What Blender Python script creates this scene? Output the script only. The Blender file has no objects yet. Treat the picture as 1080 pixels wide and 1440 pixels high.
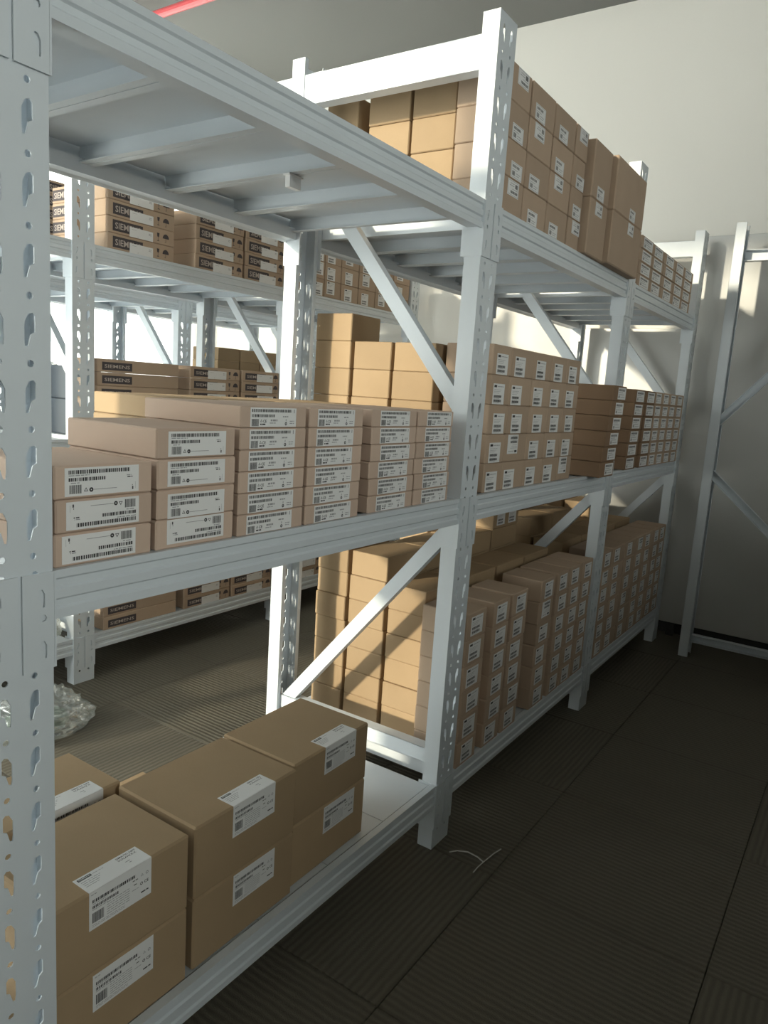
import bpy, bmesh, math, random
from mathutils import Vector, Matrix, noise
random.seed(7)
S = bpy.context.scene
COL = S.collection
PI = math.pi

# ------------------------------------------------------------------ camera
F_PX = 1029.67
YAW, PITCH, ROLL = math.radians(33.578), math.radians(-9.394), math.radians(3.8)
CAM = Vector((-0.4581, -0.8119, 1.169))
fw = Vector((math.cos(YAW)*math.cos(PITCH), math.sin(YAW)*math.cos(PITCH), math.sin(PITCH)))
rt = Vector((math.sin(YAW), -math.cos(YAW), 0.0))
up = rt.cross(fw)
rt2 = rt*math.cos(ROLL) + up*math.sin(ROLL)
up2 = up*math.cos(ROLL) - rt*math.sin(ROLL)
cd = bpy.data.cameras.new('camera')
cd.sensor_fit = 'VERTICAL'
cd.sensor_height = 36.0
cd.lens = 36.0*F_PX/1440.0
cd.clip_start = 0.02
cam = bpy.data.objects.new('camera', cd)
COL.objects.link(cam)
cam.matrix_world = Matrix(((rt2.x, up2.x, -fw.x, CAM.x), (rt2.y, up2.y, -fw.y, CAM.y), (rt2.z, up2.z, -fw.z, CAM.z), (0, 0, 0, 1)))
S.camera = cam

# ------------------------------------------------------------------ sky, sun, exposure
W = bpy.data.worlds.new('sky')
S.world = W
W.use_nodes = True
bg = W.node_tree.nodes['Background']
bg.inputs['Color'].default_value = (1.0, 0.985, 0.94, 1)
bg.inputs['Strength'].default_value = 8.0
sd = bpy.data.lights.new('sun', 'SUN')
sd.energy = 5.4
sd.color = (1.0, 0.85, 0.66)
sd.angle = math.radians(2.6)
sun = bpy.data.objects.new('sun', sd)
COL.objects.link(sun)
sun.rotation_euler = Vector((1.0, -0.38, -0.25)).to_track_quat('-Z', 'Y').to_euler()
S.view_settings.view_transform = 'Standard'
S.view_settings.look = 'None'
S.view_settings.gamma = 1.0
S.view_settings.use_curve_mapping = False
S.view_settings.exposure = 0.0
S.cycles.use_denoising = True
S.cycles.max_bounces = 10
S.cycles.diffuse_bounces = 6
S.cycles.transparent_max_bounces = 12
S.cycles.sample_clamp_indirect = 6.0
S.cycles.caustics_reflective = False
S.cycles.caustics_refractive = False

# ------------------------------------------------------------------ room numbers
WX0, WX1 = -1.36, 3.55        # left (window) wall, end wall
WY0, WY1 = -3.60, 3.55        # front wall behind the camera, back wall
ZC = 3.19

# ------------------------------------------------------------------ materials
MATS = {}
def mat(name, col, rough=0.6, metal=0.0, spec=0.5, bump=0.0, bscale=200.0, var=0.0, vscale=6.0, rnd=0.0, coat=0.0):
    if name in MATS: return MATS[name]
    m = bpy.data.materials.new(name); m.use_nodes = True
    nt = m.node_tree; b = nt.nodes['Principled BSDF']
    b.inputs['Roughness'].default_value = rough
    b.inputs['Metallic'].default_value = metal
    b.inputs['Specular IOR Level'].default_value = spec
    if coat: b.inputs['Coat Weight'].default_value = coat
    b.inputs['Base Color'].default_value = (*col, 1)
    src = None
    if var or bump:
        tc = nt.nodes.new('ShaderNodeTexCoord')
    if var:
        n = nt.nodes.new('ShaderNodeTexNoise'); n.inputs['Scale'].default_value = vscale; n.inputs['Detail'].default_value = 5
        nt.links.new(tc.outputs['Object'], n.inputs['Vector'])
        r = nt.nodes.new('ShaderNodeMapRange'); r.inputs['To Min'].default_value = 1-var; r.inputs['To Max'].default_value = 1+var
        nt.links.new(n.outputs['Fac'], r.inputs['Value']); src = r.outputs['Result']
    if rnd:
        oi = nt.nodes.new('ShaderNodeObjectInfo')
        r2 = nt.nodes.new('ShaderNodeMapRange'); r2.inputs['To Min'].default_value = 1-rnd; r2.inputs['To Max'].default_value = 1+rnd
        nt.links.new(oi.outputs['Random'], r2.inputs['Value'])
        if src:
            mu = nt.nodes.new('ShaderNodeMath'); mu.operation = 'MULTIPLY'
            nt.links.new(src, mu.inputs[0]); nt.links.new(r2.outputs['Result'], mu.inputs[1]); src = mu.outputs[0]
        else: src = r2.outputs['Result']
    if src:
        mx = nt.nodes.new('ShaderNodeVectorMath'); mx.operation = 'SCALE'
        mx.inputs[0].default_value = col
        nt.links.new(src, mx.inputs['Scale']); nt.links.new(mx.outputs['Vector'], b.inputs['Base Color'])
    if bump:
        n2 = nt.nodes.new('ShaderNodeTexNoise'); n2.inputs['Scale'].default_value = bscale; n2.inputs['Detail'].default_value = 4
        nt.links.new(tc.outputs['Object'], n2.inputs['Vector'])
        bp = nt.nodes.new('ShaderNodeBump'); bp.inputs['Strength'].default_value = bump; bp.inputs['Distance'].default_value = 0.002
        nt.links.new(n2.outputs['Fac'], bp.inputs['Height']); nt.links.new(bp.outputs['Normal'], b.inputs['Normal'])
    MATS[name] = m
    return m

STEEL = mat('white_powder_coated_steel', (0.585, 0.63, 0.67), 0.38, bump=0.12, bscale=60, var=0.05, vscale=9)
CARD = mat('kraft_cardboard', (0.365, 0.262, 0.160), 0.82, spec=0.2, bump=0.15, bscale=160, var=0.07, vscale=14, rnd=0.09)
CARD2 = mat('grey_brown_cardboard', (0.425, 0.318, 0.235), 0.82, spec=0.2, bump=0.15, bscale=160, var=0.06, vscale=14, rnd=0.07)
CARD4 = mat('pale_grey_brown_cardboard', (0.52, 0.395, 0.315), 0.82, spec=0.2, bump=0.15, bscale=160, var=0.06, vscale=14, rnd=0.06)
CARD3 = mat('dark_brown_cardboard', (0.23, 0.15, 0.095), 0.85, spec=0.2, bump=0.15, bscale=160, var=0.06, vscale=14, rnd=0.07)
PAPER = mat('white_label_paper', (0.72, 0.72, 0.72), 0.55)
INK = mat('black_print', (0.03, 0.03, 0.032), 0.6)
GREY = mat('grey_print', (0.30, 0.30, 0.31), 0.6)
LOGO = mat('dark_brown_print', (0.055, 0.045, 0.05), 0.7)
LOGOT = mat('pale_logo_print', (0.46, 0.40, 0.36), 0.7)
WALL = mat('warm_white_wall_paint', (0.72, 0.70, 0.655), 0.7, bump=0.06, bscale=80, var=0.02, vscale=2)
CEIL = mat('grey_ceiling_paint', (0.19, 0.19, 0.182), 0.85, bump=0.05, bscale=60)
GLOSSP = mat('glossy_white_board', (0.50, 0.50, 0.485), 0.28, var=0.03, vscale=2, bump=0.25, bscale=5)
DARK = mat('dark_rubber_skirting', (0.03, 0.03, 0.03), 0.6)
ALU = mat('window_frame_aluminium', (0.62, 0.64, 0.66), 0.4)
REDP = mat('red_pipe_paint', (0.62, 0.10, 0.11), 0.3)
GREEN = mat('dark_green_fabric', (0.10, 0.17, 0.12), 0.8, var=0.25, vscale=20)
NAVY = mat('dark_blue_grey_card', (0.07, 0.085, 0.105), 0.7)
TIE = mat('pale_plastic_tie', (0.55, 0.55, 0.52), 0.4)

def glass_mat():
    m = bpy.data.materials.new('clear_window_glass'); m.use_nodes = True
    nt = m.node_tree; nt.nodes.clear()
    o = nt.nodes.new('ShaderNodeOutputMaterial'); mx = nt.nodes.new('ShaderNodeMixShader')
    t = nt.nodes.new('ShaderNodeBsdfTransparent'); g = nt.nodes.new('ShaderNodeBsdfGlossy')
    t.inputs['Color'].default_value = (0.94, 0.97, 0.96, 1); g.inputs['Roughness'].default_value = 0.03
    mx.inputs['Fac'].default_value = 0.06
    nt.links.new(t.outputs[0], mx.inputs[1]); nt.links.new(g.outputs[0], mx.inputs[2]); nt.links.new(mx.outputs[0], o.inputs['Surface'])
    return m
GLASS = glass_mat()
def sheer_mat(name, col, clear, fac_gloss=0.0, rough=0.2):
    m = bpy.data.materials.new(name); m.use_nodes = True
    nt = m.node_tree; nt.nodes.clear()
    o = nt.nodes.new('ShaderNodeOutputMaterial')
    tr = nt.nodes.new('ShaderNodeBsdfTranslucent'); tr.inputs['Color'].default_value = (*col, 1)
    df = nt.nodes.new('ShaderNodeBsdfDiffuse'); df.inputs['Color'].default_value = (*col, 1)
    tp = nt.nodes.new('ShaderNodeBsdfTransparent')
    a = nt.nodes.new('ShaderNodeMixShader'); a.inputs['Fac'].default_value = 0.4
    nt.links.new(tr.outputs[0], a.inputs[1]); nt.links.new(df.outputs[0], a.inputs[2])
    b = nt.nodes.new('ShaderNodeMixShader'); b.inputs['Fac'].default_value = clear
    nt.links.new(a.outputs[0], b.inputs[1]); nt.links.new(tp.outputs[0], b.inputs[2])
    out = b
    if fac_gloss:
        g = nt.nodes.new('ShaderNodeBsdfGlossy'); g.inputs['Roughness'].default_value = rough
        c = nt.nodes.new('ShaderNodeMixShader'); c.inputs['Fac'].default_value = fac_gloss
        nt.links.new(b.outputs[0], c.inputs[1]); nt.links.new(g.outputs[0], c.inputs[2]); out = c
    nt.links.new(out.outputs[0], o.inputs['Surface'])
    return m
SHEER = sheer_mat('white_sheer_curtain', (0.9, 0.9, 0.88), 0.25)
FILM = sheer_mat('clear_plastic_film', (0.75, 0.8, 0.78), 0.68, 0.22, 0.12)

def carpet_mat():
    m = bpy.data.materials.new('striped_carpet_tile'); m.use_nodes = True
    nt = m.node_tree; b = nt.nodes['Principled BSDF']; b.inputs['Roughness'].default_value = 0.95
    b.inputs['Specular IOR Level'].default_value = 0.4; b.inputs['Roughness'].default_value = 0.62
    tc = nt.nodes.new('ShaderNodeTexCoord')
    w = nt.nodes.new('ShaderNodeTexWave'); w.bands_direction = 'Y'; w.inputs['Scale'].default_value = 19.0
    w.inputs['Distortion'].default_value = 1.2; w.inputs['Detail'].default_value = 2; w.inputs['Detail Scale'].default_value = 1.5
    nt.links.new(tc.outputs['Object'], w.inputs['Vector'])
    n = nt.nodes.new('ShaderNodeTexNoise'); n.inputs['Scale'].default_value = 7; n.inputs['Detail'].default_value = 6
    nt.links.new(tc.outputs['Object'], n.inputs['Vector'])
    f = nt.nodes.new('ShaderNodeTexNoise'); f.inputs['Scale'].default_value = 350
    nt.links.new(tc.outputs['Object'], f.inputs['Vector'])
    r = nt.nodes.new('ShaderNodeValToRGB')
    r.color_ramp.elements[0].position = 0.05; r.color_ramp.elements[0].color = (0.098, 0.088, 0.066, 1)
    r.color_ramp.elements[1].position = 0.75; r.color_ramp.elements[1].color = (0.138, 0.123, 0.094, 1)
    mu = nt.nodes.new('ShaderNodeMath'); mu.operation = 'MULTIPLY'
    nr = nt.nodes.new('ShaderNodeMapRange'); nr.inputs['To Min'].default_value = 0.35; nr.inputs['To Max'].default_value = 1.3
    nt.links.new(n.outputs['Fac'], nr.inputs['Value'])
    nt.links.new(w.outputs['Fac'], mu.inputs[0]); nt.links.new(nr.outputs['Result'], mu.inputs[1])
    nt.links.new(mu.outputs[0], r.inputs['Fac']); nt.links.new(r.outputs['Color'], b.inputs['Base Color'])
    bp = nt.nodes.new('ShaderNodeBump'); bp.inputs['Strength'].default_value = 0.6; bp.inputs['Distance'].default_value = 0.003
    ad = nt.nodes.new('ShaderNodeMath'); ad.operation = 'ADD'
    nt.links.new(mu.outputs[0], ad.inputs[0]); nt.links.new(f.outputs['Fac'], ad.inputs[1])
    nt.links.new(ad.outputs[0], bp.inputs['Height']); nt.links.new(bp.outputs['Normal'], b.inputs['Normal'])
    return m
CARPET = carpet_mat()

# ------------------------------------------------------------------ mesh helpers
class MB:
    def __init__(s): s.v = []; s.f = []; s.mi = []
    def quad(s, pts, mi=0):
        n = len(s.v); s.v += [tuple(p) for p in pts]; s.f.append(tuple(range(n, n+len(pts)))); s.mi.append(mi)
    def box(s, x0, x1, y0, y1, z0, z1, mi=0):
        n = len(s.v)
        s.v += [(x, y, z) for z in (z0, z1) for y in (y0, y1) for x in (x0, x1)]
        for f in ((0, 2, 3, 1), (4, 5, 7, 6), (0, 1, 5, 4), (2, 6, 7, 3), (0, 4, 6, 2), (1, 3, 7, 5)):
            s.f.append(tuple(n+i for i in f)); s.mi.append(mi)
    def prism_x(s, prof, x0, x1, mi=0):      # prof: (y,z) polygon
        n = len(s.v); k = len(prof)
        s.v += [(x0, y, z) for y, z in prof] + [(x1, y, z) for y, z in prof]
        for i in range(k):
            j = (i+1) % k
            s.f.append((n+i, n+j, n+k+j, n+k+i)); s.mi.append(mi)
        s.f.append(tuple(n+i for i in reversed(range(k)))); s.mi.append(mi)
        s.f.append(tuple(n+k+i for i in range(k))); s.mi.append(mi)
    def prism_z(s, prof, z0, z1, mi=0):      # prof: (x,y) polygon
        n = len(s.v); k = len(prof)
        s.v += [(x, y, z0) for x, y in prof] + [(x, y, z1) for x, y in prof]
        for i in range(k):
            j = (i+1) % k
            s.f.append((n+i, n+j, n+k+j, n+k+i)); s.mi.append(mi)
        s.f.append(tuple(n+i for i in reversed(range(k)))); s.mi.append(mi)
        s.f.append(tuple(n+k+i for i in range(k))); s.mi.append(mi)
    def bar(s, a, b, side, w, t, mi=0):      # bar from a to b, width w across 'side x dir', thickness t along side
        a, b, sd_ = Vector(a), Vector(b), Vector(side).normalized()
        d = (b-a).normalized(); o = d.cross(sd_).normalized()*w/2; q = sd_*t/2
        n = len(s.v)
        for p in (a, b):
            for i, j in ((-1, -1), (1, -1), (1, 1), (-1, 1)): s.v.append(tuple(p+o*i+q*j))
        for f in ((0, 1, 2, 3), (7, 6, 5, 4), (0, 4, 5, 1), (1, 5, 6, 2), (2, 6, 7, 3), (3, 7, 4, 0)):
            s.f.append(tuple(n+i for i in f)); s.mi.append(mi)
    def tube(s, pts, r, k=8, mi=0, cap=True):
        rings = []
        pts = [Vector(p) for p in pts]
        for i, p in enumerate(pts):
            d = (pts[min(i+1, len(pts)-1)]-pts[max(i-1, 0)]).normalized()
            h = Vector((0, 0, 1)) if abs(d.z) < 0.9 else Vector((1, 0, 0))
            u = d.cross(h).normalized(); w = d.cross(u)
            n = len(s.v); rings.append(n)
            for j in range(k):
                a = 2*PI*j/k; s.v.append(tuple(p+u*r*math.cos(a)+w*r*math.sin(a)))
        for a, b in zip(rings, rings[1:]):
            for j in range(k):
                s.f.append((a+j, a+(j+1) % k, b+(j+1) % k, b+j)); s.mi.append(mi)
        if cap:
            s.f.append(tuple(rings[0]+j for j in range(k))); s.mi.append(mi)
            s.f.append(tuple(rings[-1]+j for j in reversed(range(k)))); s.mi.append(mi)
    def mesh(s, name, mats, fix=True, bevel=0.0):
        me = bpy.data.meshes.new(name); me.from_pydata(s.v, [], s.f)
        for m in (mats if isinstance(mats, (list, tuple)) else [mats]): me.materials.append(m)
        me.polygons.foreach_set('material_index', s.mi)
        if fix or bevel:
            bm = bmesh.new(); bm.from_mesh(me)
            if bevel: bmesh.ops.bevel(bm, geom=bm.edges[:], offset=bevel, segments=1, affect='EDGES')
            if fix: bmesh.ops.recalc_face_normals(bm, faces=bm.faces[:])
            bm.to_mesh(me); bm.free()
        me.update(); return me
def obj(name, me, parent=None, loc=(0, 0, 0), rz=0.0):
    o = bpy.data.objects.new(name, me); COL.objects.link(o)
    o.location = loc
    if rz: o.rotation_euler[2] = rz
    if parent: o.parent = parent
    return o
def tag(o, label, cat, group=None, kind=None):
    o['label'] = label; o['category'] = cat
    if group: o['group'] = group
    if kind: o['kind'] = kind
    return o
def empty(name, loc, label, cat, group=None, rz=0.0):
    o = bpy.data.objects.new(name, None); COL.objects.link(o); o.location = loc
    o.empty_display_size = 0.1
    if rz: o.rotation_euler[2] = rz
    return tag(o, label, cat, group)
def struct(name, me, label, cat, loc=(0, 0, 0)):
    o = obj(name, me, None, loc); return tag(o, label, cat, kind='structure')

def plate_with_holes(name, w, z0, z1, holes, thick, mats):
    """flat plate in the XZ plane (y = 0 .. thick) with real cut-outs"""
    cu = bpy.data.curves.new(name, 'CURVE'); cu.dimensions = '2D'; cu.fill_mode = 'BOTH'; cu.extrude = thick/2
    def sp(pts):
        s_ = cu.splines.new('POLY'); s_.points.add(len(pts)-1)
        for p, (x, y) in zip(s_.points, pts): p.co = (x, y, 0, 1)
        s_.use_cyclic_u = True
    sp([(-w/2, z0), (w/2, z0), (w/2, z1), (-w/2, z1)])
    for h in holes: sp(h)
    o = bpy.data.objects.new(name, cu); COL.objects.link(o)
    dg = bpy.context.evaluated_depsgraph_get()
    me = bpy.data.meshes.new_from_object(o.evaluated_get(dg))
    bpy.data.objects.remove(o); bpy.data.curves.remove(cu)
    V = [(v.co.x, v.co.z+thick/2, v.co.y) for v in me.vertices]
    Fc = [tuple(p.vertices) for p in me.polygons]
    bpy.data.meshes.remove(me)
    return V, Fc
def circ(x, z, r, k=8): return [(x+r*math.cos(2*PI*i/k), z+r*math.sin(2*PI*i/k)) for i in range(k)]
KEY = [(-.007, .008), (-.002, .0175), (.003, .019), (.006, .016), (.006, -.002), (.001, -.005), (-.0025, -.018), (-.006, -.019), (-.007, -.012)]
def keyhole(x, z, s=1, k=1.0): return [(x+s*a*k, z+b*k) for a, b in KEY]

# ------------------------------------------------------------------ the room
b = MB(); b.box(WX0, WX1, WY0, WY1, -0.12, -0.012)
floor = struct('floor', b.mesh('floor', mat('screed', (0.08, 0.075, 0.07), 0.9)), 'dark striped carpet tile floor running under the racks', 'floor')
b = MB(); b.box(-0.25, 0.25, -0.25, 0.25, -0.012, 0.0)
tile_me = b.mesh('carpet_tile', CARPET, bevel=0.0015)
tx = 1.1-0.5*9
i = 0
while tx < WX1+0.25:
    ty = 1.33-0.5*7; j = 0
    while ty < WY1+0.25:
        cx, cy = tx+0.25, ty+0.25
        if cx-0.25 > WX0-0.45 and cx+0.25 < WX1+0.45 and cy-0.25 > WY0-0.45 and cy+0.25 < WY1+0.45:
            o = obj('carpet_tile', tile_me, floor, (cx, cy, 0)); o.rotation_euler[2] = PI/2*((i+j+(i*j) % 2) % 2)+PI*random.randint(0, 1)
            o.scale = (0.997, 0.997, 1)
        ty += 0.5; j += 1
    tx += 0.5; i += 1

T = 0.15
b = MB(); b.box(WX0-T, WX1+T, WY0-T, WY1+T, ZC, ZC+0.15)
struct('ceiling', b.mesh('ceiling', CEIL), 'flat mid-grey painted ceiling', 'ceiling')
b = MB(); b.box(WX1, WX1+T, WY0-T, WY1+T, -0.12, ZC)
struct('wall_end', b.mesh('wall_end', WALL), 'warm white end wall behind the racks', 'wall')
def wall_with_windows(name, label, horizontal, pos, a0, a1, wins, thick, m_=None):
    """wall with openings; wins: (a0,a1,z0,z1) along the wall"""
    b = MB(); m_ = m_ or WALL
    cuts = sorted(wins)
    def put(u0, u1, z0, z1):
        if u1-u0 < 1e-4 or z1-z0 < 1e-4: return
        if horizontal: b.box(u0, u1, pos, pos+thick, z0, z1)
        else: b.box(pos-thick, pos, u0, u1, z0, z1)
    cur = a0
    for (u0, u1, z0, z1) in cuts:
        put(cur, u0, -0.12, ZC); put(u0, u1, -0.12, z0); put(u0, u1, z1, ZC); cur = u1
    put(cur, a1, -0.12, ZC)
    return struct(name, b.mesh(name, m_), label, 'wall')
WN = [0]
def window(horizontal, pos, u0, u1, z0, z1, label, nm):
    WN[0] += 1
    b = MB(); fwid = 0.028; dp = 0.06
    def put(b, a0, a1, c0, c1, d0, d1):
        if horizontal: b.box(a0, a1, pos+d0, pos+d1, c0, c1)
        else: b.box(pos-d1, pos-d0, a0, a1, c0, c1)
    put(b, u0, u1, z0, z0+fwid, .03, .03+dp); put(b, u0, u1, z1-fwid, z1, .03, .03+dp)
    put(b, u0, u0+fwid, z0+fwid, z1-fwid, .03, .03+dp); put(b, u1-fwid, u1, z0+fwid, z1-fwid, .03, .03+dp)
    o = tag(obj('window_%d' % WN[0], b.mesh('window', ALU)), label, 'window', kind='structure')
    step = (u1-u0)/nm
    for k in range(1, nm):
        m_ = MB(); put(m_, u0+k*step-.012, u0+k*step+.012, z0+fwid, z1-fwid, .035, .085); obj('mullion', m_.mesh('mullion', ALU), o)
    for k in range(nm):
        m_ = MB(); put(m_, u0+k*step+(.028 if k == 0 else .012), u0+(k+1)*step-(.028 if k == nm-1 else .012), z0+fwid, z1-fwid, .058, .062)
        obj('pane', m_.mesh('pane', GLASS), o)
    return o
LW = [(0.62, 1.08, 1.95, 3.14), (1.08, 3.47, 0.06, 3.14)]
wall_with_windows('wall_left', 'white side wall with wide sunny windows', False, WX0, WY0-T, WY1+T, LW, T)
BW = [(-1.2, 0.0, 0.35, 3.0), (0.3, 3.35, 0.85, 2.85)]
wall_with_windows('wall_back', 'white back wall with wide windows', True, WY1, WX0-T, WX1, BW, T)
FW = [(-1.25, 0.60, 1.0, 2.75)]
wall_with_windows('wall_front', 'dark grey wall with a window behind the aisle', True, WY0-T, WX0-T, WX1, FW, T, mat('dark_grey_wall_paint', (0.10, 0.10, 0.098), 0.7))
window(True, WY0-T, *FW[0], 'window in the dark grey wall at the start of the aisle', 2)
window(False, WX0, *LW[0], 'small high window in the side wall beside the wide one', 1)
window(False, WX0, *LW[1], 'wide aluminium window in the side wall that lets the low sun in', 3)
window(True, WY1, *BW[0], 'back wall window nearer the sunny side wall', 3)
window(True, WY1, *BW[1], 'back wall window nearer the end wall', 3)
def portal(name, loc, rot, sx, sy):
    l = bpy.data.lights.new(name, 'AREA'); l.shape = 'RECTANGLE'; l.size = sx; l.size_y = sy; l.energy = 1
    l.cycles.is_portal = True
    o = bpy.data.objects.new(name, l); COL.objects.link(o); o.location = loc; o.rotation_euler = rot
for (u0, u1, z0, z1) in LW:
    portal('window_portal', (WX0-T-.01, (u0+u1)/2, (z0+z1)/2), (0, -PI/2, 0), z1-z0, u1-u0)
for (u0, u1, z0, z1) in BW:
    portal('window_portal', ((u0+u1)/2, WY1+T+.01, (z0+z1)/2), (-PI/2, 0, 0), u1-u0, z1-z0)
portal('window_portal', ((FW[0][0]+FW[0][1])/2, WY0-T-.01, (FW[0][2]+FW[0][3])/2), (PI/2, 0, 0), FW[0][1]-FW[0][0], FW[0][3]-FW[0][2])
b = MB(); b.box(-0.05, WX1, -1.62, -1.52, 0, 1.13)  # added out of view to block front-window light from the floor and low cartons
struct('added_shade_partition', b.mesh('added_shade_partition', mat('dark_shade_board', (0.05, 0.05, 0.048), 0.7)), 'unseen dark half-height partition added to shade the aisle floor and low cartons', 'wall')
# curtains on the back windows
def curtain(x0, x1, y, z0, z1, label):
    b = MB(); n = int((x1-x0)/0.012); pts = []
    for k in range(n+1):
        x = x0+(x1-x0)*k/n
        pts.append((x, y+0.018*math.sin(x*48)+0.008*math.sin(x*111+1)))
    for (xa, ya), (xb, yb_) in zip(pts, pts[1:]):
        b.quad([(xa, ya, z0), (xb, yb_, z0), (xb, yb_, z1), (xa, ya, z1)])
    o = obj('curtain', b.mesh('curtain', SHEER, fix=False)); tag(o, label, 'curtain')
    r_ = MB(); r_.tube([(x0-.05, y, z1+.012), (x1+.05, y, z1+.012)], .012); obj('curtain_rail', r_.mesh('rail', ALU), o)
curtain(0.22, 3.4, WY1-0.06, 0.7, 2.95, 'white sheer curtain over the back window nearer the end wall')
b = MB(); b.box(WX1-.012, WX1, WY0, WY1, 0, .075)
struct('baseboard_end', b.mesh('baseboard', DARK), 'dark skirting strip along the end wall', 'baseboard')
# red pipe under the ceiling
b = MB(); b.tube([(2.42, WY1-.002, 3.12), (2.42, -1.5, 3.12)], 0.022, 12)
pipe = tag(obj('sprinkler_pipe', b.mesh('pipe', REDP)), 'red painted pipe running under the grey ceiling', 'pipe')
for y in (3.2, 2.2, 1.0, -.2, -1.3):
    b = MB(); b.box(2.408, 2.432, y-.012, y+.012, 3.12, ZC); b.tube([(2.42, y-.012, 3.12), (2.42, y+.012, 3.12)], .027, 12)
    obj('pipe_hanger', b.mesh('hanger', ALU), pipe)

# ------------------------------------------------------------------ rack parts
PW, PD = 0.0866, 0.042            # post width and depth
RD = 0.593                        # rack depth
BH = 0.062                        # beam height
def post_mesh(H=2.0):
    holes = []
    z = 0.048
    while z < H-0.02:
        for s in (-1, 1):
            holes.append(circ(s*0.0185, z, 0.0042))
            if z+0.0375 < H-0.025: holes.append(keyhole(s*0.0185, z+0.0375, s))
        z += 0.075
    V, Fc = plate_with_holes('post_web', PW, 0.0, H, holes, 0.002, STEEL)
    b = MB(); b.v = list(V); b.f = list(Fc); b.mi = [0]*len(Fc)
    for s in (-1, 1):
        x0, x1 = sorted((s*PW/2, s*(PW/2-0.002)))
        b.box(x0, x1, 0.0005, PD, 0, H)
        x0, x1 = sorted((s*(PW/2-0.001), s*(PW/2-0.014)))
        b.box(x0, x1, PD-0.002, PD, 0, H)
    me = b.mesh('post', STEEL, fix=False)
    return me
POST = post_mesh()
FOOT = MB(); FOOT.box(-.05, .05, -.004, .05, 0, .003); FOOT = FOOT.mesh('foot_plate', STEEL)
def channel(b, a, c, w, t):
    """U-shaped brace between two points lying in a plane x = const (open to +x)"""
    b.bar(a, c, (1, 0, 0), w, 0.002)
    a, c = Vector(a), Vector(c); d = (c-a).normalized(); o = d.cross(Vector((1, 0, 0))).normalized()*(w/2-.001)
    for s in (-1, 1):
        b.bar(a+o*s+Vector((t/2, 0, 0)), c+o*s+Vector((t/2, 0, 0)), (1, 0, 0), .002, t)
FRAME_CACHE = {}
def frame_parts(e, x, braces=None, ties=None):
    """front and rear post with braces and tie bars, as parts of the rack e"""
    braces = braces or ((.030, .85, .562, .215), (.030, 1.135, .562, 1.775))
    ties = ties or ((.222, .262, 0), (1.884, 1.957, 0.09))
    obj('post', POST, e, (x, 0, 0))
    r_ = obj('post', POST, e, (x, RD, 0)); r_.rotation_euler[2] = PI
    key = (tuple(braces), tuple(ties))
    if key not in FRAME_CACHE:
        L = []
        for (y0, z0, y1, z1) in braces:
            b = MB(); channel(b, (-.024, y0, z0), (-.024, y1, z1), .036, .024); L.append(('brace', b.mesh('brace', STEEL)))
        for (z0, z1, ext) in ties:
            b = MB(); y0, y1 = .042, RD-.006+ext-.036*(not ext)
            xs = -.041 if ext else -.03
            b.box(xs, xs+.002, y0, y1, z0, z1)
            b.box(xs, xs+.035, y0, y1, z0, z0+.002); b.box(xs, xs+.035, y0, y1, z1-.002, z1)
            L.append(('tie_bar', b.mesh('tie_bar', STEEL)))
        FRAME_CACHE[key] = L
    for n, me in FRAME_CACHE[key]: obj(n, me, e, (x, 0, 0))

# connector plate, x from 0 (post centre side) to 0.041 (post edge)
_h = [keyhole(.004, -.031, -1, .62), circ(.006, -.056, .0046), keyhole(.006, -.096, -1, .62)]
V, Fc = plate_with_holes('connector', .040, -.122, .0005, _h, .0025, STEEL)
def connector_mesh(side, rear):
    """side=+1: beam leaves the post towards +x"""
    b = MB(); b.v = [(x*side+side*.0225, y-.0035, z) for x, y, z in V]; b.f = list(Fc); b.mi = [0]*len(Fc)
    xa, xb = sorted((side*.0428, side*.0455))
    b.box(xa, xb, -.0035, .052, -.122, .0005)
    if rear: b.v = [(x, -y, z) for x, y, z in b.v]
    return b.mesh('connector', STEEL)
CON = {(s, r): connector_mesh(s, r) for s in (-1, 1) for r in (False, True)}
def beam_mesh(L, rear):
    p = [(0.0, 0.0), (0.0, -.010), (.0035, -.013), (.0035, -.022), (0.0, -.025), (0.0, -.036), (.0035, -.039), (.0035, -.047), (0, -.050), (0.0, -BH), (.004, -BH), (.012, -BH+.004), (.040, -BH+.004), (.040, -.030), (.016, -.030), (.016, 0.0)]
    if rear: p = [(-y, z) for y, z in p]
    b = MB(); b.prism_x(p, 0, L); return b.mesh('beam', STEEL)
BEAMC, DECKC = {}, {}
def deck_mesh(w, dep):
    b = MB(); t = .0015
    b.box(0.001, w-.001, 0, dep, -t, 0)
    for s in (0, 1):
        xa = .001 if s == 0 else w-.001-t
        b.box(xa, xa+t, 0, dep, -.034, -t)
        xl = (xa, xa+.016) if s == 0 else (xa-.016+t, xa+t)
        b.box(xl[0], xl[1], .004, dep-.004, -.0355, -.034)
    return b.mesh('deck_panel', STEEL)
def shelf_parts(e, x0, x1, zt, n=5):
    """one shelf level between the posts centred on x0 and x1; top of the beams at zt"""
    L = x1-x0; a = .0455; bl = round(L-2*a, 4)
    for rear in (False, True):
        if (bl, rear) not in BEAMC: BEAMC[(bl, rear)] = beam_mesh(bl, rear)
        bm_ = obj('beam', BEAMC[(bl, rear)], e, (x0+a, RD if rear else 0, zt))
        for s, x in ((1, -a), (-1, L-a)):
            obj('connector', CON[(s, rear)], bm_, (x, 0, 0))
    w = round((bl-.006)/n, 4)
    if w not in DECKC: DECKC[w] = deck_mesh(w, RD-.042)
    for k in range(n):
        obj('deck_panel', DECKC[w], e, (x0+a+.003+k*w, .021, zt-.004))
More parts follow.
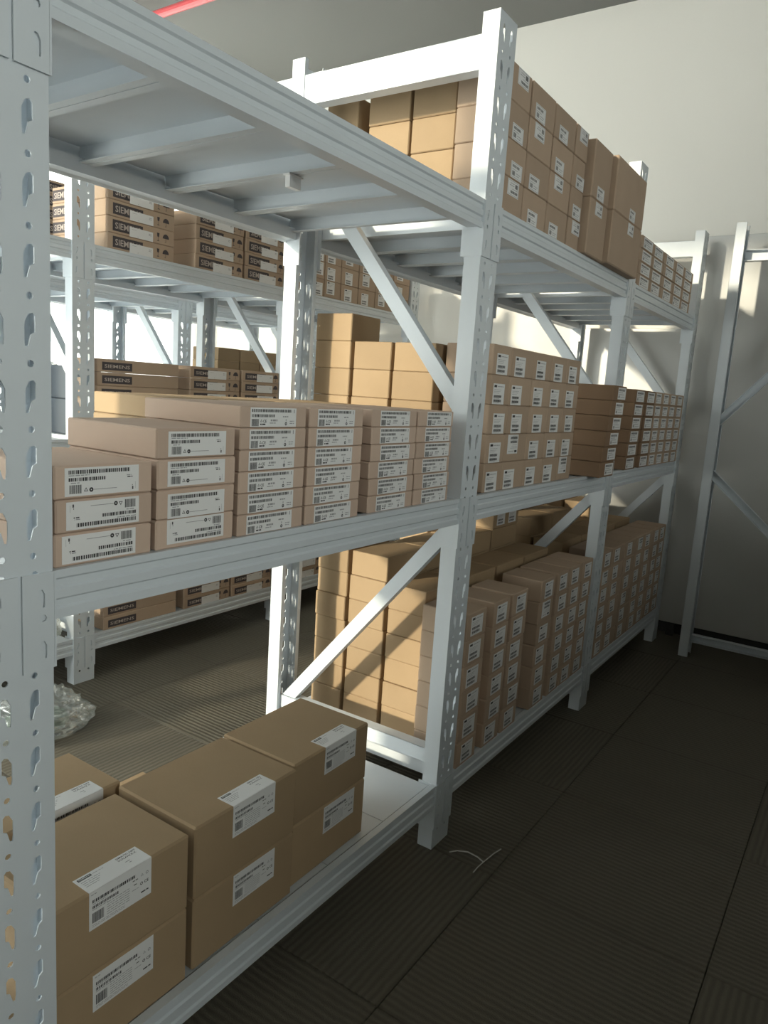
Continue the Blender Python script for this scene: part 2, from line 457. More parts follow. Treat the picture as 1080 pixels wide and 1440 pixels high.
def rack(y, xs, levels, label):
    e = empty('storage_rack', (0, y, 0), label, 'rack')
    for x in xs: frame_parts(e, x)
    for xa, xb in zip(xs, xs[1:]):
        for zt in levels: shelf_parts(e, xa, xb, zt)
    return e
DZ = -.004    # deck top below beam top

Z1, Z2, Z3 = .180, .9255, 1.607
X1 = [-1.12, 0.0, 1.134, 2.255, 3.345]
Y2 = 1.5654
X2 = [0.05, 1.134, 2.22, 3.3035]
Y3 = 2.30
rack(0, X1, (Z1, Z2, Z3), 'white steel storage rack along the dark aisle, filled with barcode-labelled cartons')
rack(Y2, X2, (Z1, Z2, Z3), 'white steel storage rack across the lit gangway, holding cartons with dark logo print')
rack(Y3, X2, (Z1, Z2, Z3-.035), 'nearly empty white steel storage rack in front of the sheer curtains')
# spare frame near the end wall
sp_ = empty('upright_frame', (3.235, -.150, 0), 'spare white upright frame with diagonal braces before the glossy white boards', 'rack frame', None, PI)
frame_parts(sp_, 0, braces=((.025, .89, .562, .42), (.025, 1.125, .562, 1.76)), ties=((.066, .102, 0), (1.842, 1.890, 0)))
# glossy boards leaning on the end wall
for (y0, y1, h, l) in ((.040, -.62, 1.94, 'tall glossy white board standing on the end wall behind the spare frame'),
                       (.640, .046, 1.50, 'shorter glossy white board standing on the end wall behind the cartons'),
                       (-.626, -1.25, 1.94, 'tall glossy white board furthest along the end wall from the racks')):
    b = MB(); b.box(-.018, 0, y1, y0, .0, h)
    o = obj('white_board', b.mesh('white_board', GLOSSP, bevel=.002), None, (3.500, 0, .07)); tag(o, l, 'board')
    for yy in (y0-.08, y1+.08):
        q = MB(); q.box(-.016, -.002, yy-.02, yy+.02, -.07, .0); obj('foot_block', q.mesh('foot_block', DARK), o)

# ------------------------------------------------------------------ print
_text = {}
def text_polys(txt, bold=0.0):
    if (txt, bold) in _text: return _text[(txt, bold)]
    cu = bpy.data.curves.new('t', 'FONT'); cu.body = txt; cu.size = 1; cu.offset = bold; cu.resolution_u = 2
    o = bpy.data.objects.new('t', cu); COL.objects.link(o)
    dg = bpy.context.evaluated_depsgraph_get()
    me = bpy.data.meshes.new_from_object(o.evaluated_get(dg))
    bpy.data.objects.remove(o); bpy.data.curves.remove(cu)
    vs = [(v.co.x, v.co.y) for v in me.vertices]; fs = [tuple(p.vertices) for p in me.polygons]
    bpy.data.meshes.remove(me)
    x0 = min(v[0] for v in vs); x1 = max(v[0] for v in vs); y0 = min(v[1] for v in vs); y1 = max(v[1] for v in vs)
    vs = [((x-x0)/(x1-x0), (y-y0)/(y1-y0)) for x, y in vs]
    _text[(txt, bold)] = (vs, fs); return vs, fs
PM = [PAPER, INK, GREY, LOGO, LOGOT]
class Print:
    """flat print in the local XZ plane, facing -y"""
    def __init__(s, seed=1): s.b = MB(); s.r = random.Random(seed)
    def rect(s, u0, v0, u1, v1, mi, lay=1):
        y = -.0003*lay
        s.b.quad([(u0, y, v0), (u1, y, v0), (u1, y, v1), (u0, y, v1)], mi)
    def slab(s, u0, v0, u1, v1, mi, lay=0):
        s.b.box(u0, u1, -.0003*lay-.0002, .0004, v0, v1, mi)
    def poly(s, pts, mi, lay=1): s.b.quad([(u, -.0003*lay, v) for u, v in pts], mi)
    def bars(s, u0, v0, u1, v1, lo=.0009, hi=.0026, gap=(.0006, .0014), mi=1, lay=1):
        u = u0
        while u < u1:
            w = s.r.uniform(lo, hi); s.rect(u, v0, min(u+w, u1), v1, mi, lay); u += w+s.r.uniform(*gap)
    def words(s, u0, v, u1, h=.0012, mi=2, lay=1):
        u = u0
        while u < u1-.001:
            w = min(s.r.uniform(.003, .009), u1-u); s.rect(u, v, u+w, v+h, mi, lay); u += w+.0012
    def text(s, txt, u0, v0, u1, v1, mi, lay=1, bold=0.0):
        vs, fs = text_polys(txt, bold); n = len(s.b.v)
        s.b.v += [(u0+x*(u1-u0), -.0003*lay, v0+y*(v1-v0)) for x, y in vs]
        for f in fs: s.b.f.append(tuple(n+i for i in f)); s.b.mi.append(mi)
    def ring(s, u, v, r, mi=1, lay=1, k=10, fill=.55):
        for i in range(k):
            a, c = 2*PI*i/k, 2*PI*(i+1)/k
            s.poly([(u+r*math.cos(a), v+r*math.sin(a)), (u+r*math.cos(c), v+r*math.sin(c)), (u+fill*r*math.cos(c), v+fill*r*math.sin(c)), (u+fill*r*math.cos(a), v+fill*r*math.sin(a))], mi, lay)
    def tri(s, u, v, r, mi=1, lay=1):
        P = [(u+r*math.cos(a), v+r*math.sin(a)) for a in (PI/2, PI*7/6, PI*11/6)]; Q = [(u+.55*(x-u), v+.55*(y-v)) for x, y in P]
        for i in range(3):
            j = (i+1) % 3; s.poly([P[i], P[j], Q[j], Q[i]], mi, lay)
    def mesh(s, name): return s.b.mesh(name, PM, fix=False)
def flip(me, w, h):
    m2 = me.copy(); m2.transform(Matrix.Rotation(PI, 4, 'Y')); m2.transform(Matrix.Translation((w, 0, h))); return m2

# wide label on the flat cartons (with pictogram line)
def lab_wide(seed):
    p = Print(seed); w, h = .108, .0355
    p.slab(0, 0, w, h, 0)
    p.bars(.005, .0275, .094, .0325); p.words(.005, .0252, .034)
    p.bars(.005, .0185, .058, .0230); p.words(.008, .0158, .02)
    p.bars(.006, .003, .0225, .0140, .0006, .0014, (.0004, .0008))
    p.tri(.029, .0068, .0035); p.ring(.0365, .0068, .003, fill=.3); p.rect(.040, .0064, .074, .0072, 2)
    p.words(.089, .022, .097, .0012); p.words(.090, .0195, .098, .0015, 1)
    p.rect(.0975, .003, .0995, .007, 1); p.rect(.0975, .008, .0985, .0095, 1); p.rect(.1025, .004, .1029, .013, 2)
    return p.mesh('label')
def lab_ce(seed):
    p = Print(seed); w, h = .108, .0305
    p.slab(0, 0, w, h, 0)
    p.bars(.003, .0235, .096, .0282); p.bars(.003, .0155, .056, .0200)
    p.bars(.003, .0012, .0185, .0125, .0006, .0014, (.0004, .0008))
    p.tri(.0245, .0092, .003); p.text('CE', .0285, .0068, .0365, .0115, 1, bold=.02)
    p.words(.022, .003, .036, .0022, 1); p.words(.046, .009, .062, .003, 2); p.words(.044, .0055, .058, .0014, 2)
    p.words(.075, .0155, .088, .0022, 2); p.ring(.083, .005, .0028, fill=.4); p.rect(.0822, .009, .0838, .0128, 2)
    p.words(.092, .005, .103, .0014, 2); p.words(.092, .0085, .103, .0014, 2)
    p.rect(.1015, .0225, .1035, .0285, 2)
    return p.mesh('label')
def lab_tall(seed, w=.066, h=.052):
    p = Print(seed)
    p.slab(0, 0, w, h, 0)
    p.rect(.005, h-.0095, .020, h-.0035, 1); p.words(.024, h-.008, w-.006, .002)
    for k in range(3): p.words(.006, h-.016-.0042*k, w-.018-.006*k, .0011)
    for v in (.0165, .0055):
        p.bars(.006, v, w-.016, v+.0065, .0010, .0026, (.0004, .0009)); p.words(.006, v-.0022, w*.6, .001)
    return p.mesh('label')
def lab_small(seed, w=.062, h=.036):
    p = Print(seed)
    p.slab(0, 0, w, h, 0); t = .0009
    for r_ in ((.002, .002, w-.002, .002+t), (.002, h-.002-t, w-.002, h-.002), (.002, .002, .002+t, h-.002), (w-.002-t, .002, w-.002, h-.002)): p.rect(*r_, 2)
    p.bars(.007, h-.012, w-.016, h-.006); p.words(.007, h-.017, w*.6, .0014)
    p.bars(.007, .006, .022, .016, .0006, .0014, (.0004, .0008)); p.words(.027, .012, w-.01, .0016); p.words(.027, .007, w-.014, .0016)
    return p.mesh('label')
def lab_strip(seed, w, h):
    p = Print(seed)
    p.slab(0, 0, w, h, 0)
    p.bars(w*.06, h*.70, w*.86, h*.88, .0012, .003); p.words(w*.06, h*.55, w*.6, .0022, 2); p.words(w*.06, h*.38, w*.75, .0022, 2)
    p.bars(w*.06, h*.10, w*.24, h*.32, .0008, .0016, (.0005, .001)); p.words(w*.34, h*.16, w*.85, .002, 2)
    return p.mesh('label')
LAB_WIDE = lab_wide(3); LAB_WIDE_R = flip(LAB_WIDE, .108, .0355)
LAB_CE = [lab_ce(5), lab_ce(6)]
LAB_TALL = [lab_tall(8), lab_tall(9)]; LAB_TALL_R = flip(LAB_TALL[0], .066, .052)
LAB_SMALL = [lab_small(11), lab_small(12)]; LAB_SMALL_R = flip(LAB_SMALL[0], .062, .036)

# ------------------------------------------------------------------ cartons
BOXC = {}
def carton_mesh(w, d, h, m):
    k = (round(w, 3), round(d, 3), round(h, 3), m.name)
    if k not in BOXC:
        b = MB(); b.box(-w/2, w/2, -d/2, d/2, 0, h)
        me = b.mesh('carton', m, bevel=.0034 if h > .1 else min(.0022, h*.05)); BOXC[k] = me
    return BOXC[k]
def carton(x0, x1, y0, y1, z, h, label, group=None, m=CARD, prints=(), rz=None, name='carton', jig=.0012):
    """prints: (part name, mesh, u, v) measured from the lower left corner of the front"""
    w, d = x1-x0, y1-y0
    o = obj(name, carton_mesh(w, d, h, m), None, ((x0+x1)/2+random.uniform(-jig, jig), (y0+y1)/2+random.uniform(-jig, jig), z),
            random.uniform(-.004, .004) if rz is None else rz)
    tag(o, label, 'box', group)
    for n, me, u, v in prints: obj(n, me, o, (-w/2+u, -d/2-.0003, v))
    return o

GAP = .0006
ORD = ['bottom', 'second', 'third', 'fourth', 'fifth', 'sixth', 'seventh', 'eighth']
def lvl(k, n):
    return 'top' if k == n-1 else 'bottom' if k == 0 else ORD[k]+' up'
NTH = ['first', 'second', 'third', 'fourth', 'fifth', 'sixth', 'seventh', 'eighth']
# --- aisle rack, middle shelf, bay with flat cartons
zs = Z2+.0002
hA = .0420
for k in range(3):
    carton(.0500, .1945, .006, .215, zs+k*(hA+GAP), hA, '%s flat barcode carton of the three-high stack beside the wide front post' % lvl(k, 3), 'three-high stack of flat cartons', CARD4,
           [('label', LAB_WIDE_R if k < 2 else LAB_WIDE, (.014 if k else .010), .0035)], rz=(-.006, .008, -.004)[k], name='flat_carton', jig=0)
for k in range(4):
    carton(.2025, .3505, .006, .215, zs+k*(.0425+GAP), .0425, '%s flat barcode carton of the four-high stack next to the three-high stack' % lvl(k, 4), 'four-high stack of flat cartons', CARD4,
           [('label', LAB_WIDE_R if k == 0 else LAB_WIDE, (.019, .018, .017, .02)[k], (.0065, .0005, .004, .003)[k])], name='flat_carton')
hC = .0338
for ci, (x0, x1, u) in enumerate(((.3595, .516, .022), (.5235, .682, .022), (.718, .883, .030), (.889, 1.042, .034))):
    for k in range(6):
        dx = random.uniform(-.0025, .0025) if (k < 5 and ci > 1) else 0
        carton(x0+dx, x1+dx, .006+(.004 if ci > 1 else 0), .235, zs+k*(hC+GAP), hC,
               '%s flat carton of the %s six-high stack past the four-high stack' % (lvl(k, 6), NTH[ci]), '%s six-high stack of flat cartons' % NTH[ci], CARD4,
               [('label', LAB_CE[(k+ci) % 2], u+random.uniform(-.003, .003), .0015)], rz=0.0, name='flat_carton', jig=.0008)
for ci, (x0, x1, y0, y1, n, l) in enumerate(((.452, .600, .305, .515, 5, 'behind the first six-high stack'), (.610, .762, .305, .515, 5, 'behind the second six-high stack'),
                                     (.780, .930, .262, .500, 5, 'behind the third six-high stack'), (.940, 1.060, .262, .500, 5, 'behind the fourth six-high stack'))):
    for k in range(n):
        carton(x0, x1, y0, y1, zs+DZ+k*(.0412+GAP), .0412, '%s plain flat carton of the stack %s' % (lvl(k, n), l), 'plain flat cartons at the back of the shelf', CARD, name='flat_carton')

# --- aisle rack, bottom shelf, big boxes
def lab_big_front(seed):
    p = Print(seed); w, h = .107, .060
    p.slab(0, 0, w, h, 0)
    p.words(.003, h-.005, .012, .0012)
    p.bars(.005, .042, .078, .047); p.words(.005, .0395, .03, .001)
    p.bars(.005, .033, .048, .0375); p.words(.005, .0305, .03, .001)
    p.bars(.005, .010, .024, .026, .0006, .0014, (.0004, .0008))
    for k in range(6): p.words(.029, .0105+.0038*k, .068, .0010)
    p.words(.073, .037, .083, .0014, 1); p.words(.075, .030, .082, .0014, 1)
    p.tri(.090, .040, .003, 2); p.ring(.099, .040, .0026, 2)
    p.text('CE', .094, .024, .102, .029, 1, bold=.02); p.ring(.089, .0265, .0026, 1); p.words(.072, .022, .084, .001)
    for k in range(2): p.words(.005, .004+.0025*k, .06, .0008)
    p.words(.088, .010, .102, .0022, 1)
    return p.mesh('label')
def lab_big_top(seed):
    """in the XZ plane; laid flat on the lid"""
    p = Print(seed); w, h = .107, .040
    p.slab(0, 0, w, h, 0)
    p.rect(.004, .031, .026, .0365, 1); p.text('SIEMENS', .0055, .0325, .0245, .0352, 0, 2, .01)
    p.words(.028, .033, .048, .001, 2)
    for k in range(4): p.words(.005, .026-.0042*k, .036-.003*k, .0012)
    p.text('SIMATIC NET', .068, .0325, .103, .0365, 1, 1, .015); p.text('SCALANCE X', .068, .0265, .100, .0305, 1, 1, .015)
    p.words(.074, .018, .082, .0015, 2); p.words(.078, .0135, .082, .0015, 2)
    return p.mesh('label')
LBF, LBT = lab_big_front(21), lab_big_top(22)
zs1 = Z1+DZ+.0004
HB = .1325
bigs = [(.0500, .2875, .018, .210, .055, 'pair beside the wide front post'), (.303, .556, .022, .225, .085, 'middle pair on the bottom shelf'), (.563, .812, .034, .232, .095, 'pair beside the bare bottom shelf end')]
for bi, (x0, x1, y0, y1, u, l) in enumerate(bigs):
    for k in range(2):
        o = carton(x0, x1, y0, y1, zs1+k*(HB+GAP), HB, ('upper' if k else 'lower')+' big brown carton with white product label, '+l, 'big cartons on the bottom shelf', CARD,
                   [('label', LBF, u if k else u+.006, (HB-.060-.0005) if k else (HB-.064))], rz=(0.0, .004, .006)[bi], jig=0, name='big_carton')
        if k:
            t = obj('label_fold', LBT, o, (-(x1-x0)/2+u, -(y1-y0)/2-.0002, HB+.0003)); t.rotation_euler = (-PI/2, 0, 0)
for k in range(2):
    o = carton(.064, .318, .236, .395, zs1+k*(HB+GAP), HB, ('upper' if k else 'lower')+' big brown carton standing behind the pair beside the wide front post', 'big cartons on the bottom shelf', CARD,
               [('label', LBF, .11, HB-.0605)] if k else [], rz=0, jig=0, name='big_carton')
    if k:
        t = obj('label_fold', LBT, o, (-.127+.11, -.0795-.0002, HB+.0003)); t.rotation_euler = (-PI/2, 0, 0)
carton(.36, .60, .40, .535, zs1, .055, 'low plain brown carton lying behind the middle pair of big cartons', None, CARD, rz=0, name='big_carton')

# --- aisle rack, middle shelf, bay of tall stacks: 5 x 5 labelled cartons
hM = .0748
xs = [1.232, 1.343, 1.489, 1.622, 1.747, 1.868]
for ci in range(5):
    for k in range(5):
        fl = (k == 1 and ci == 1) or (k == 0 and ci == 4)
        carton(xs[ci]+.0015, xs[ci+1]-.0015, .014, .150, zs+k*(hM+GAP), hM, '%s label carton in column %s from the post, five-high middle shelf wall' % (lvl(k, 5), NTH[ci]), 'five-high wall of label cartons', CARD2,
               [('label', LAB_TALL_R if fl else LAB_TALL[(k+ci) % 2], min(.012+.016*((ci*3+k) % 3)/2, xs[ci+1]-xs[ci]-.072), .021 if fl else .0015)], jig=.0006, rz=random.uniform(-.003, .003), name='label_carton')
for yi, (y0, y1) in enumerate(((.166, .294), (.304, .428), (.440, .566))):
    n = 6 if yi == 2 else 5
    for k in range(n):
        carton(1.206, 1.345, y0, y1, zs+DZ+k*(hM+GAP), hM, '%s sunlit plain carton, %s row behind the five-high middle shelf wall' % (lvl(k, n), NTH[yi]), 'plain cartons behind the five-high wall', CARD, jig=.0012, name='plain_carton')
# deep leaning stack and its neighbours
hD = .0515
LSTRIP = lab_strip(30, .088, .040)
for k in range(6):
    sx = .0105*k
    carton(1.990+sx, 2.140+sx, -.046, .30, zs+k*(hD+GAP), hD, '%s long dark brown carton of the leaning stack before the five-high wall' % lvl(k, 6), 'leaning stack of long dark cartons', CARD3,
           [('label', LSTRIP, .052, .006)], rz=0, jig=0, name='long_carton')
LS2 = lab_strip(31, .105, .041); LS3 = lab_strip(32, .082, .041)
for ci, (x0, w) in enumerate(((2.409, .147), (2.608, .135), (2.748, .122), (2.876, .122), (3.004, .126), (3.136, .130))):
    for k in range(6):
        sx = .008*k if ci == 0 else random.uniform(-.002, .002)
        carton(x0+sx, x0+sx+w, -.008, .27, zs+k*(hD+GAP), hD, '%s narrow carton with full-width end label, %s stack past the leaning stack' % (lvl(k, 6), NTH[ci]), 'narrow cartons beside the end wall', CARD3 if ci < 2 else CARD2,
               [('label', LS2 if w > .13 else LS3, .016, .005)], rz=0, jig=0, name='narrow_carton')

# --- aisle rack, top shelf
hT = .0815
for ci, (x0, x1) in enumerate(((1.192, 1.302), (1.310, 1.455), (1.464, 1.610), (1.620, 1.712))):
    for k in range(4):
        fl = (k + ci) % 3 == 0
        carton(x0, x1, .008, .150, zs+(Z3-Z2)+k*(hT+GAP), hT, '%s label carton in the %s column from the post on the top shelf' % (lvl(k, 4), NTH[ci]), 'four-high wall of label cartons on the top shelf', CARD2,
               [('label', LAB_SMALL_R if fl else LAB_SMALL[k % 2], .022+.008*((k+ci) % 2), .043 if fl else .002)], jig=.001, name='label_carton')
for yi, (y0, y1) in enumerate(((.160, .286), (.296, .424), (.460, .566))):
    for k in range(4):
        carton(1.208, 1.36, y0, y1, Z3+DZ+.0004+k*(hT+.0012), hT, '%s sunlit plain carton, %s row behind the label cartons on the top shelf' % (lvl(k, 4), NTH[yi]), 'plain cartons behind the top shelf wall', CARD, jig=.0015, name='plain_carton')
LBX0, LBX1, LBY = 1.886, 2.202, -.030
for ci_, (x0, x1, u, l) in enumerate(((1.722, 1.878, .045, 'beside the four-high top shelf wall'), (LBX0, LBX1, .06, 'next to the short post top'))):
    for k in range(2):
        carton(x0, x1, -.014 if ci_ == 0 else LBY, .21, Z3+.0002+k*(.1585+GAP), .1585, ('upper' if k else 'lower')+' large plain brown box '+l, 'large boxes on the top shelf', CARD2,
               [('label', LAB_SMALL[0] if k else LAB_SMALL_R, u if ci_ == 0 else .16, .003 if k else .118)], rz=0, jig=0, name='large_box')
LS4 = lab_strip(33, .118, .036)
xs = [2.345, 2.506, 2.668, 2.862, 3.024, 3.20]
for ci in range(5):
    for k in range(4):
        carton(xs[ci]+.002, xs[ci+1]-.002, .006, .16, Z3+.0002+k*(.0444+GAP), .0444, '%s small flat label carton, %s column past the large top shelf boxes' % (lvl(k, 4), NTH[ci]), 'low block of small cartons on the top shelf', CARD2,
               [('label', LS4, .020 if ci != 2 else .04, .004)], jig=.0008, name='small_carton')

# --- aisle rack, bottom shelf, tall stacks
hL = .0712
cols = [(1.196, 1.306), (1.352, 1.458), (1.474, 1.584), (1.690, 1.806), (1.836, 1.944), (1.955, 2.065), (2.072, 2.185)]
for ci, (x0, x1) in enumerate(cols):
    for k in range(6):
        dx = random.uniform(-.004, .004) if ci not in (0, 5) else 0
        fl = (ci == 3 and k == 4)
        carton(x0+dx, x1+dx, .002, .140, Z1+.0002+k*(hL+GAP), hL, '%s label carton, %s bottom shelf column past the post with the high tie bar' % (lvl(k, 6), NTH[ci]), 'six-high front columns in the middle of the bottom shelf', CARD2,
               [('label', LAB_TALL_R if fl else LAB_TALL[(k+ci) % 2], .022+random.uniform(-.008, .01), .017 if fl else .008)], rz=random.uniform(-.012, .012), jig=.0008, name='label_carton')
cols = [(2.312, 2.430), (2.440, 2.600), (2.608, 2.768), (2.776, 2.900), (2.908, 3.046), (3.054, 3.168), (3.174, 3.290)]
for ci, (x0, x1) in enumerate(cols):
    for k in range(6):
        carton(x0, x1, .002, .140, Z1+.0002+k*(hL+GAP), hL, '%s label carton, %s bottom shelf column in the bay beside the end wall' % (lvl(k, 6), NTH[ci]), 'six-high front columns of the bay beside the end wall', CARD2,
               [('label', LAB_TALL[(k+ci) % 2] if (k*5+ci) % 4 else LAB_TALL_R, .022+random.uniform(-.008, .01), .010)], rz=random.uniform(-.005, .005), jig=.0008, name='label_carton')
hQ = .0735
pile = MB()
BAYN = ('middle bay', 'end wall bay')
for bay, cols in enumerate((((1.270, 1.490), (1.500, 1.720), (1.730, 1.950), (1.960, 2.180)), ((2.325, 2.55), (2.56, 2.79), (2.80, 3.03), (3.04, 3.27)))):
    for yi, (y0, y1, n) in enumerate(((.176, .300, 6), (.312, .440, 7), (.452, .566, 7))):
        for ci, (x0, x1) in enumerate(cols):
            nn = n+{(0, 1, 3): 1, (0, 2, 1): -1, (1, 1, 2): -1}.get((bay, yi, ci), 0)
            for k in range(nn):
                seen = (bay == 0 and ci == 0) or k >= nn-1 or (k >= nn-2 and yi)
                if not seen:
                    pile.box(x0, x1, y0, y1, zs1+k*(hQ+GAP), zs1+k*(hQ+GAP)+hQ); continue
                pr = [('label', LAB_TALL[0], .03, .01), ('label', LAB_TALL[1], .13, .01)] if (bay, yi, ci, k) == (0, 1, 3, 7) else []
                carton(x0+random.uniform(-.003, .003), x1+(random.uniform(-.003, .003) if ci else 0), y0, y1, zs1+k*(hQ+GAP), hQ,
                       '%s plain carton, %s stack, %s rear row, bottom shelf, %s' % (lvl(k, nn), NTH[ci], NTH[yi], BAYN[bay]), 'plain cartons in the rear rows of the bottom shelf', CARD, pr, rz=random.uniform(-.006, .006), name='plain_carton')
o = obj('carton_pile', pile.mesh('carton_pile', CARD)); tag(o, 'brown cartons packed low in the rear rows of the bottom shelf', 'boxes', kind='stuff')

# ------------------------------------------------------------------ middle rack row
def logo_print(h_box):
    p = Print(41)
    p.rect(.020, .008, .150, h_box-.010, 3, 1); p.text('SIEMENS', .030, .0160, .140, h_box-.0185, 4, 2, .012)
    return p.mesh('logo')
def glyph_print(h):
    p = Print(42)
    p.poly([(0, h*.70), (.012, h*.70), (.010, h*.45), (.002, h*.45)], 3); p.rect(.0052, h*.22, .0068, h*.45, 3); p.rect(.001, h*.18, .011, h*.22, 3)
    c = .042
    p.poly([(c+.015*math.cos(a), h*.42+h*.30*math.sin(a)) for a in [PI*i/8 for i in range(9)]], 3); p.rect(c-.0008, h*.18, c+.0008, h*.42, 3); p.rect(c-.005, h*.18, c, h*.205, 3)
    return p.mesh('pictograms')
def sticker(seed, w=.104, h=.034):
    p = Print(seed); p.slab(0, 0, w, h, 0, 3)
    p.words(.01, h-.008, .03, .0012, 2, 5); p.rect(.035, .004, .037, .0055, 1, 5); p.words(.084, .024, .096, .002, 2, 5); p.words(.084, .019, .096, .002, 2, 5)
    return p.mesh('sticker')
HS = .0565
LG = logo_print(HS); LG2 = logo_print(.047); GL = glyph_print(HS); ST = sticker(43)
yb = Y2+.006
def logo_stack(x0, x1, z, n, lab, grp, y0=yb, dep=.24, st=True, h=HS, lg=LG):
    w = x1-x0
    for k in range(n):
        pr = [('logo', lg, 0, 0)]
        if st: pr += [('sticker', ST, .096+random.uniform(-.006, .006), .001), ('pictograms', GL, min(.214, w-.065), 0 if h > .05 else -.004)]
        carton(x0, x1, y0, y0+dep, z+k*(h+GAP), h, '%s logo carton, %s' % (lvl(k, n), lab), grp, CARD2, pr, jig=.0015, name='logo_carton')
z3 = Z3+.0002
wh = ('stack beside the perforated post', 'middle stack', 'stack beside the bay of small label cartons')
for i_, (x0, x1) in enumerate(((1.236, 1.532), (1.640, 1.906), (1.918, 2.166))):
    logo_stack(x0, x1, z3, 4, 'top shelf '+wh[i_], 'top shelf logo cartons', dep=.158 if i_ == 0 else .24)
for k in range(4):      # rear stack with its printed ends towards the sun
    o = carton(1.210, 1.50, 1.736, 1.872, z3+DZ+k*(HS+GAP), HS, '%s logo carton, top shelf rear stack with sunlit printed ends' % lvl(k, 4), 'top shelf logo cartons', CARD2, jig=.001, rz=0, name='logo_carton')
    t = obj('logo', LG, o, (-.145-.0003, .068+.016, 0)); t.rotation_euler[2] = -PI/2
for k in range(7):
    carton(1.43, 1.70, Y3+.008, Y3+.20, Z3-.035+.0002+k*(HS+GAP), HS, '%s logo carton, stack on the top shelf before the sheer curtains' % lvl(k, 7), 'logo cartons before the curtains', CARD2, [('logo', LG, .01, 0)], name='logo_carton')
h_ = (1.218-Z2-.0005)/6-GAP
for i_, (x0, x1) in enumerate(((1.192, 1.566), (1.628, 1.910), (1.922, 2.162))):
    logo_stack(x0, x1, Z2+.0002, 6, 'middle shelf '+wh[i_], 'middle shelf logo cartons', st=i_ > 0, h=h_, lg=LG2, dep=.16 if i_ == 0 else .24)
for i_, (x0, x1) in enumerate(((1.222, 1.576), (1.620, 1.888), (1.898, 2.164))):
    logo_stack(x0, x1, Z1+.0002, 4, 'bottom shelf '+wh[i_], 'bottom shelf logo cartons', st=i_ > 0, h=.0515, lg=LG2)
LT2 = lab_tall(51, .062, .060)
xs = [2.368, 2.464, 2.598, 2.748, 2.905, 3.075, 3.245]
for ci in range(6):
    for k in range(3):
        fl = (ci+k) % 3 == 1
        carton(xs[ci]+.002, xs[ci+1]-.002, yb, yb+.16, z3+k*(.0815+GAP), .0815, '%s portrait-label carton, %s column past the logo cartons on the top shelf' % (lvl(k, 3), NTH[ci]), 'three-high row of label cartons', CARD2,
               [('label', LT2, (.018, .03)[ci > 1], .018 if fl else .003)], jig=.001, name='label_carton')
for zi, zt in enumerate((Z1, Z2)):
    for ci, (x0, x1) in enumerate(((2.30, 2.55), (2.57, 2.86), (2.88, 3.20))):
        logo_stack(x0, x1, zt+.0002, 4 if zi == 0 else 3, '%s shelf, %s stack past the long-box stacks' % (('bottom', 'middle')[zi], NTH[ci]), '%s shelf logo cartons' % ('bottom', 'middle')[zi], h=.056, lg=LG2, dep=.22)
# plain cartons on the rack by the curtains
for ci, (x0, x1) in enumerate(((2.470, 2.634), (2.642, 2.798), (2.806, 2.966))):
    for k in range(6):
        carton(x0, x1, Y3+.01, Y3+.22, Z2+.0002+k*(.0698+GAP), .0698, '%s plain carton, %s stack on the rack before the sheer curtains' % (lvl(k, 6), NTH[ci]), 'plain cartons in front of the curtains', CARD, name='plain_carton')

# ------------------------------------------------------------------ plastic wrapped things
def blob(name, sx, sy, sz, seed, m, amp=.30, sub=5, freq=1.5):
    """crumpled sack: squashed ball with soft folds"""
    bm = bmesh.new(); bmesh.ops.create_icosphere(bm, subdivisions=sub, radius=1.0)
    off = Vector((seed*7.3, seed*3.1, seed*5.7))
    for v in bm.verts:
        p = v.co.copy()
        big = noise.noise(p*freq+off); fold = 1-abs(noise.noise(p*freq*2.6+off*1.7))*2; fine = 1-abs(noise.noise(p*freq*6+off*.6))*2
        f = 1+amp*(.45*big+.30*fold+.10*fine)
        q = Vector((math.copysign(abs(p.x)**.8, p.x), math.copysign(abs(p.y)**.8, p.y), math.copysign(abs(p.z)**.85, p.z)))*f
        v.co = Vector((q.x*sx, q.y*sy, max(q.z, -.75)*sz))
    zmin = min(v.co.z for v in bm.verts)
    for v in bm.verts: v.co.z -= zmin
    for f_ in bm.faces: f_.smooth = True
    me = bpy.data.meshes.new(name); bm.to_mesh(me); bm.free(); me.materials.append(m); return me
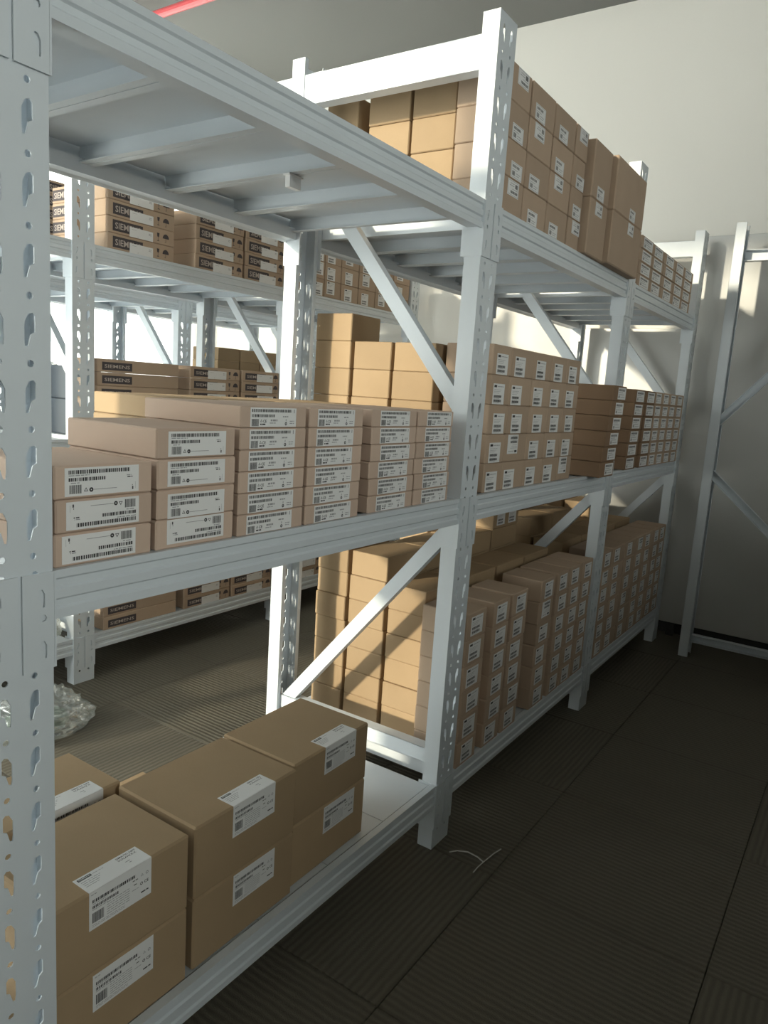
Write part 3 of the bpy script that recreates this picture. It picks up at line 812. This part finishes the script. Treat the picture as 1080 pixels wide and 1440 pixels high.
# bundle on the middle shelf behind the perforated post
o = empty('wrapped_bundle', (1.268, 1.850, Z2+DZ+.0008), 'dark boxes and green cloth wrapped in clear plastic on the middle shelf', 'bundle')
b = MB()
b.box(-.062, .065, -.12, .16, .001, .135); obj('dark_box', b.mesh('dark_box', NAVY, bevel=.003), o)
b = MB(); b.box(-.058, .060, -.11, .15, .136, .262); obj('dark_box', b.mesh('dark_box', NAVY, bevel=.003), o)
obj('green_cloth', blob('green_cloth', .05, .055, .13, 2, GREEN), o, (-.005, .190, 0))
obj('plastic_wrap', blob('plastic_wrap', .068, .075, .155, 3, FILM, .45), o, (-.005, .180, .0))
# bag on the bottom shelf of the open bay
o = empty('plastic_bag', (.980, Y2+.135, Z1+.0012), 'clear plastic bag of green goods bulging over the bottom shelf edge', 'bag')
obj('green_goods', blob('green_goods', .055, .06, .05, 5, GREEN), o)
obj('bag_film', blob('bag_film', .085, .125, .062, 6, FILM, .5), o)
# bag on the floor
o = empty('floor_bag', (.80, 1.34, .0), 'crumpled clear plastic bag with green cloth lying on the carpet', 'bag')
obj('green_cloth', blob('green_cloth', .10, .07, .035, 8, GREEN), o)
obj('bag_film', blob('bag_film', .145, .13, .06, 9, FILM, .6), o)
# cable tie off-cut on the dark carpet
b = MB(); b.tube([(1.108, -.045, .004), (1.118, -.062, .010), (1.127, -.088, .013), (1.130, -.115, .009), (1.128, -.133, .004)], .0016, 6)
o = tag(obj('cable_tie', b.mesh('cable_tie', TIE)), 'thin pale plastic cable tie off-cut lying on the dark carpet', 'cable tie')
b = MB(); b.tube([(1.204, -.146, .006), (1.170, -.142, .010), (1.128, -.133, .004), (1.100, -.131, .004), (1.076, -.131, .003)], .0016, 6)
obj('tie_tail', b.mesh('tie_tail', TIE), o)
# white clip under the top shelf
o_ = MB(); o_.box(-.016, .016, -.006, .006, -.024, 0); o_.box(-.02, .02, -.008, .008, -.003, 0)
tag(obj('shelf_clip', o_.mesh('clip', mat('white_plastic', (.8, .8, .8), .4)), None, (.672, .200, Z3-.0405)), 'small white clip hanging under the top shelf', 'clip')
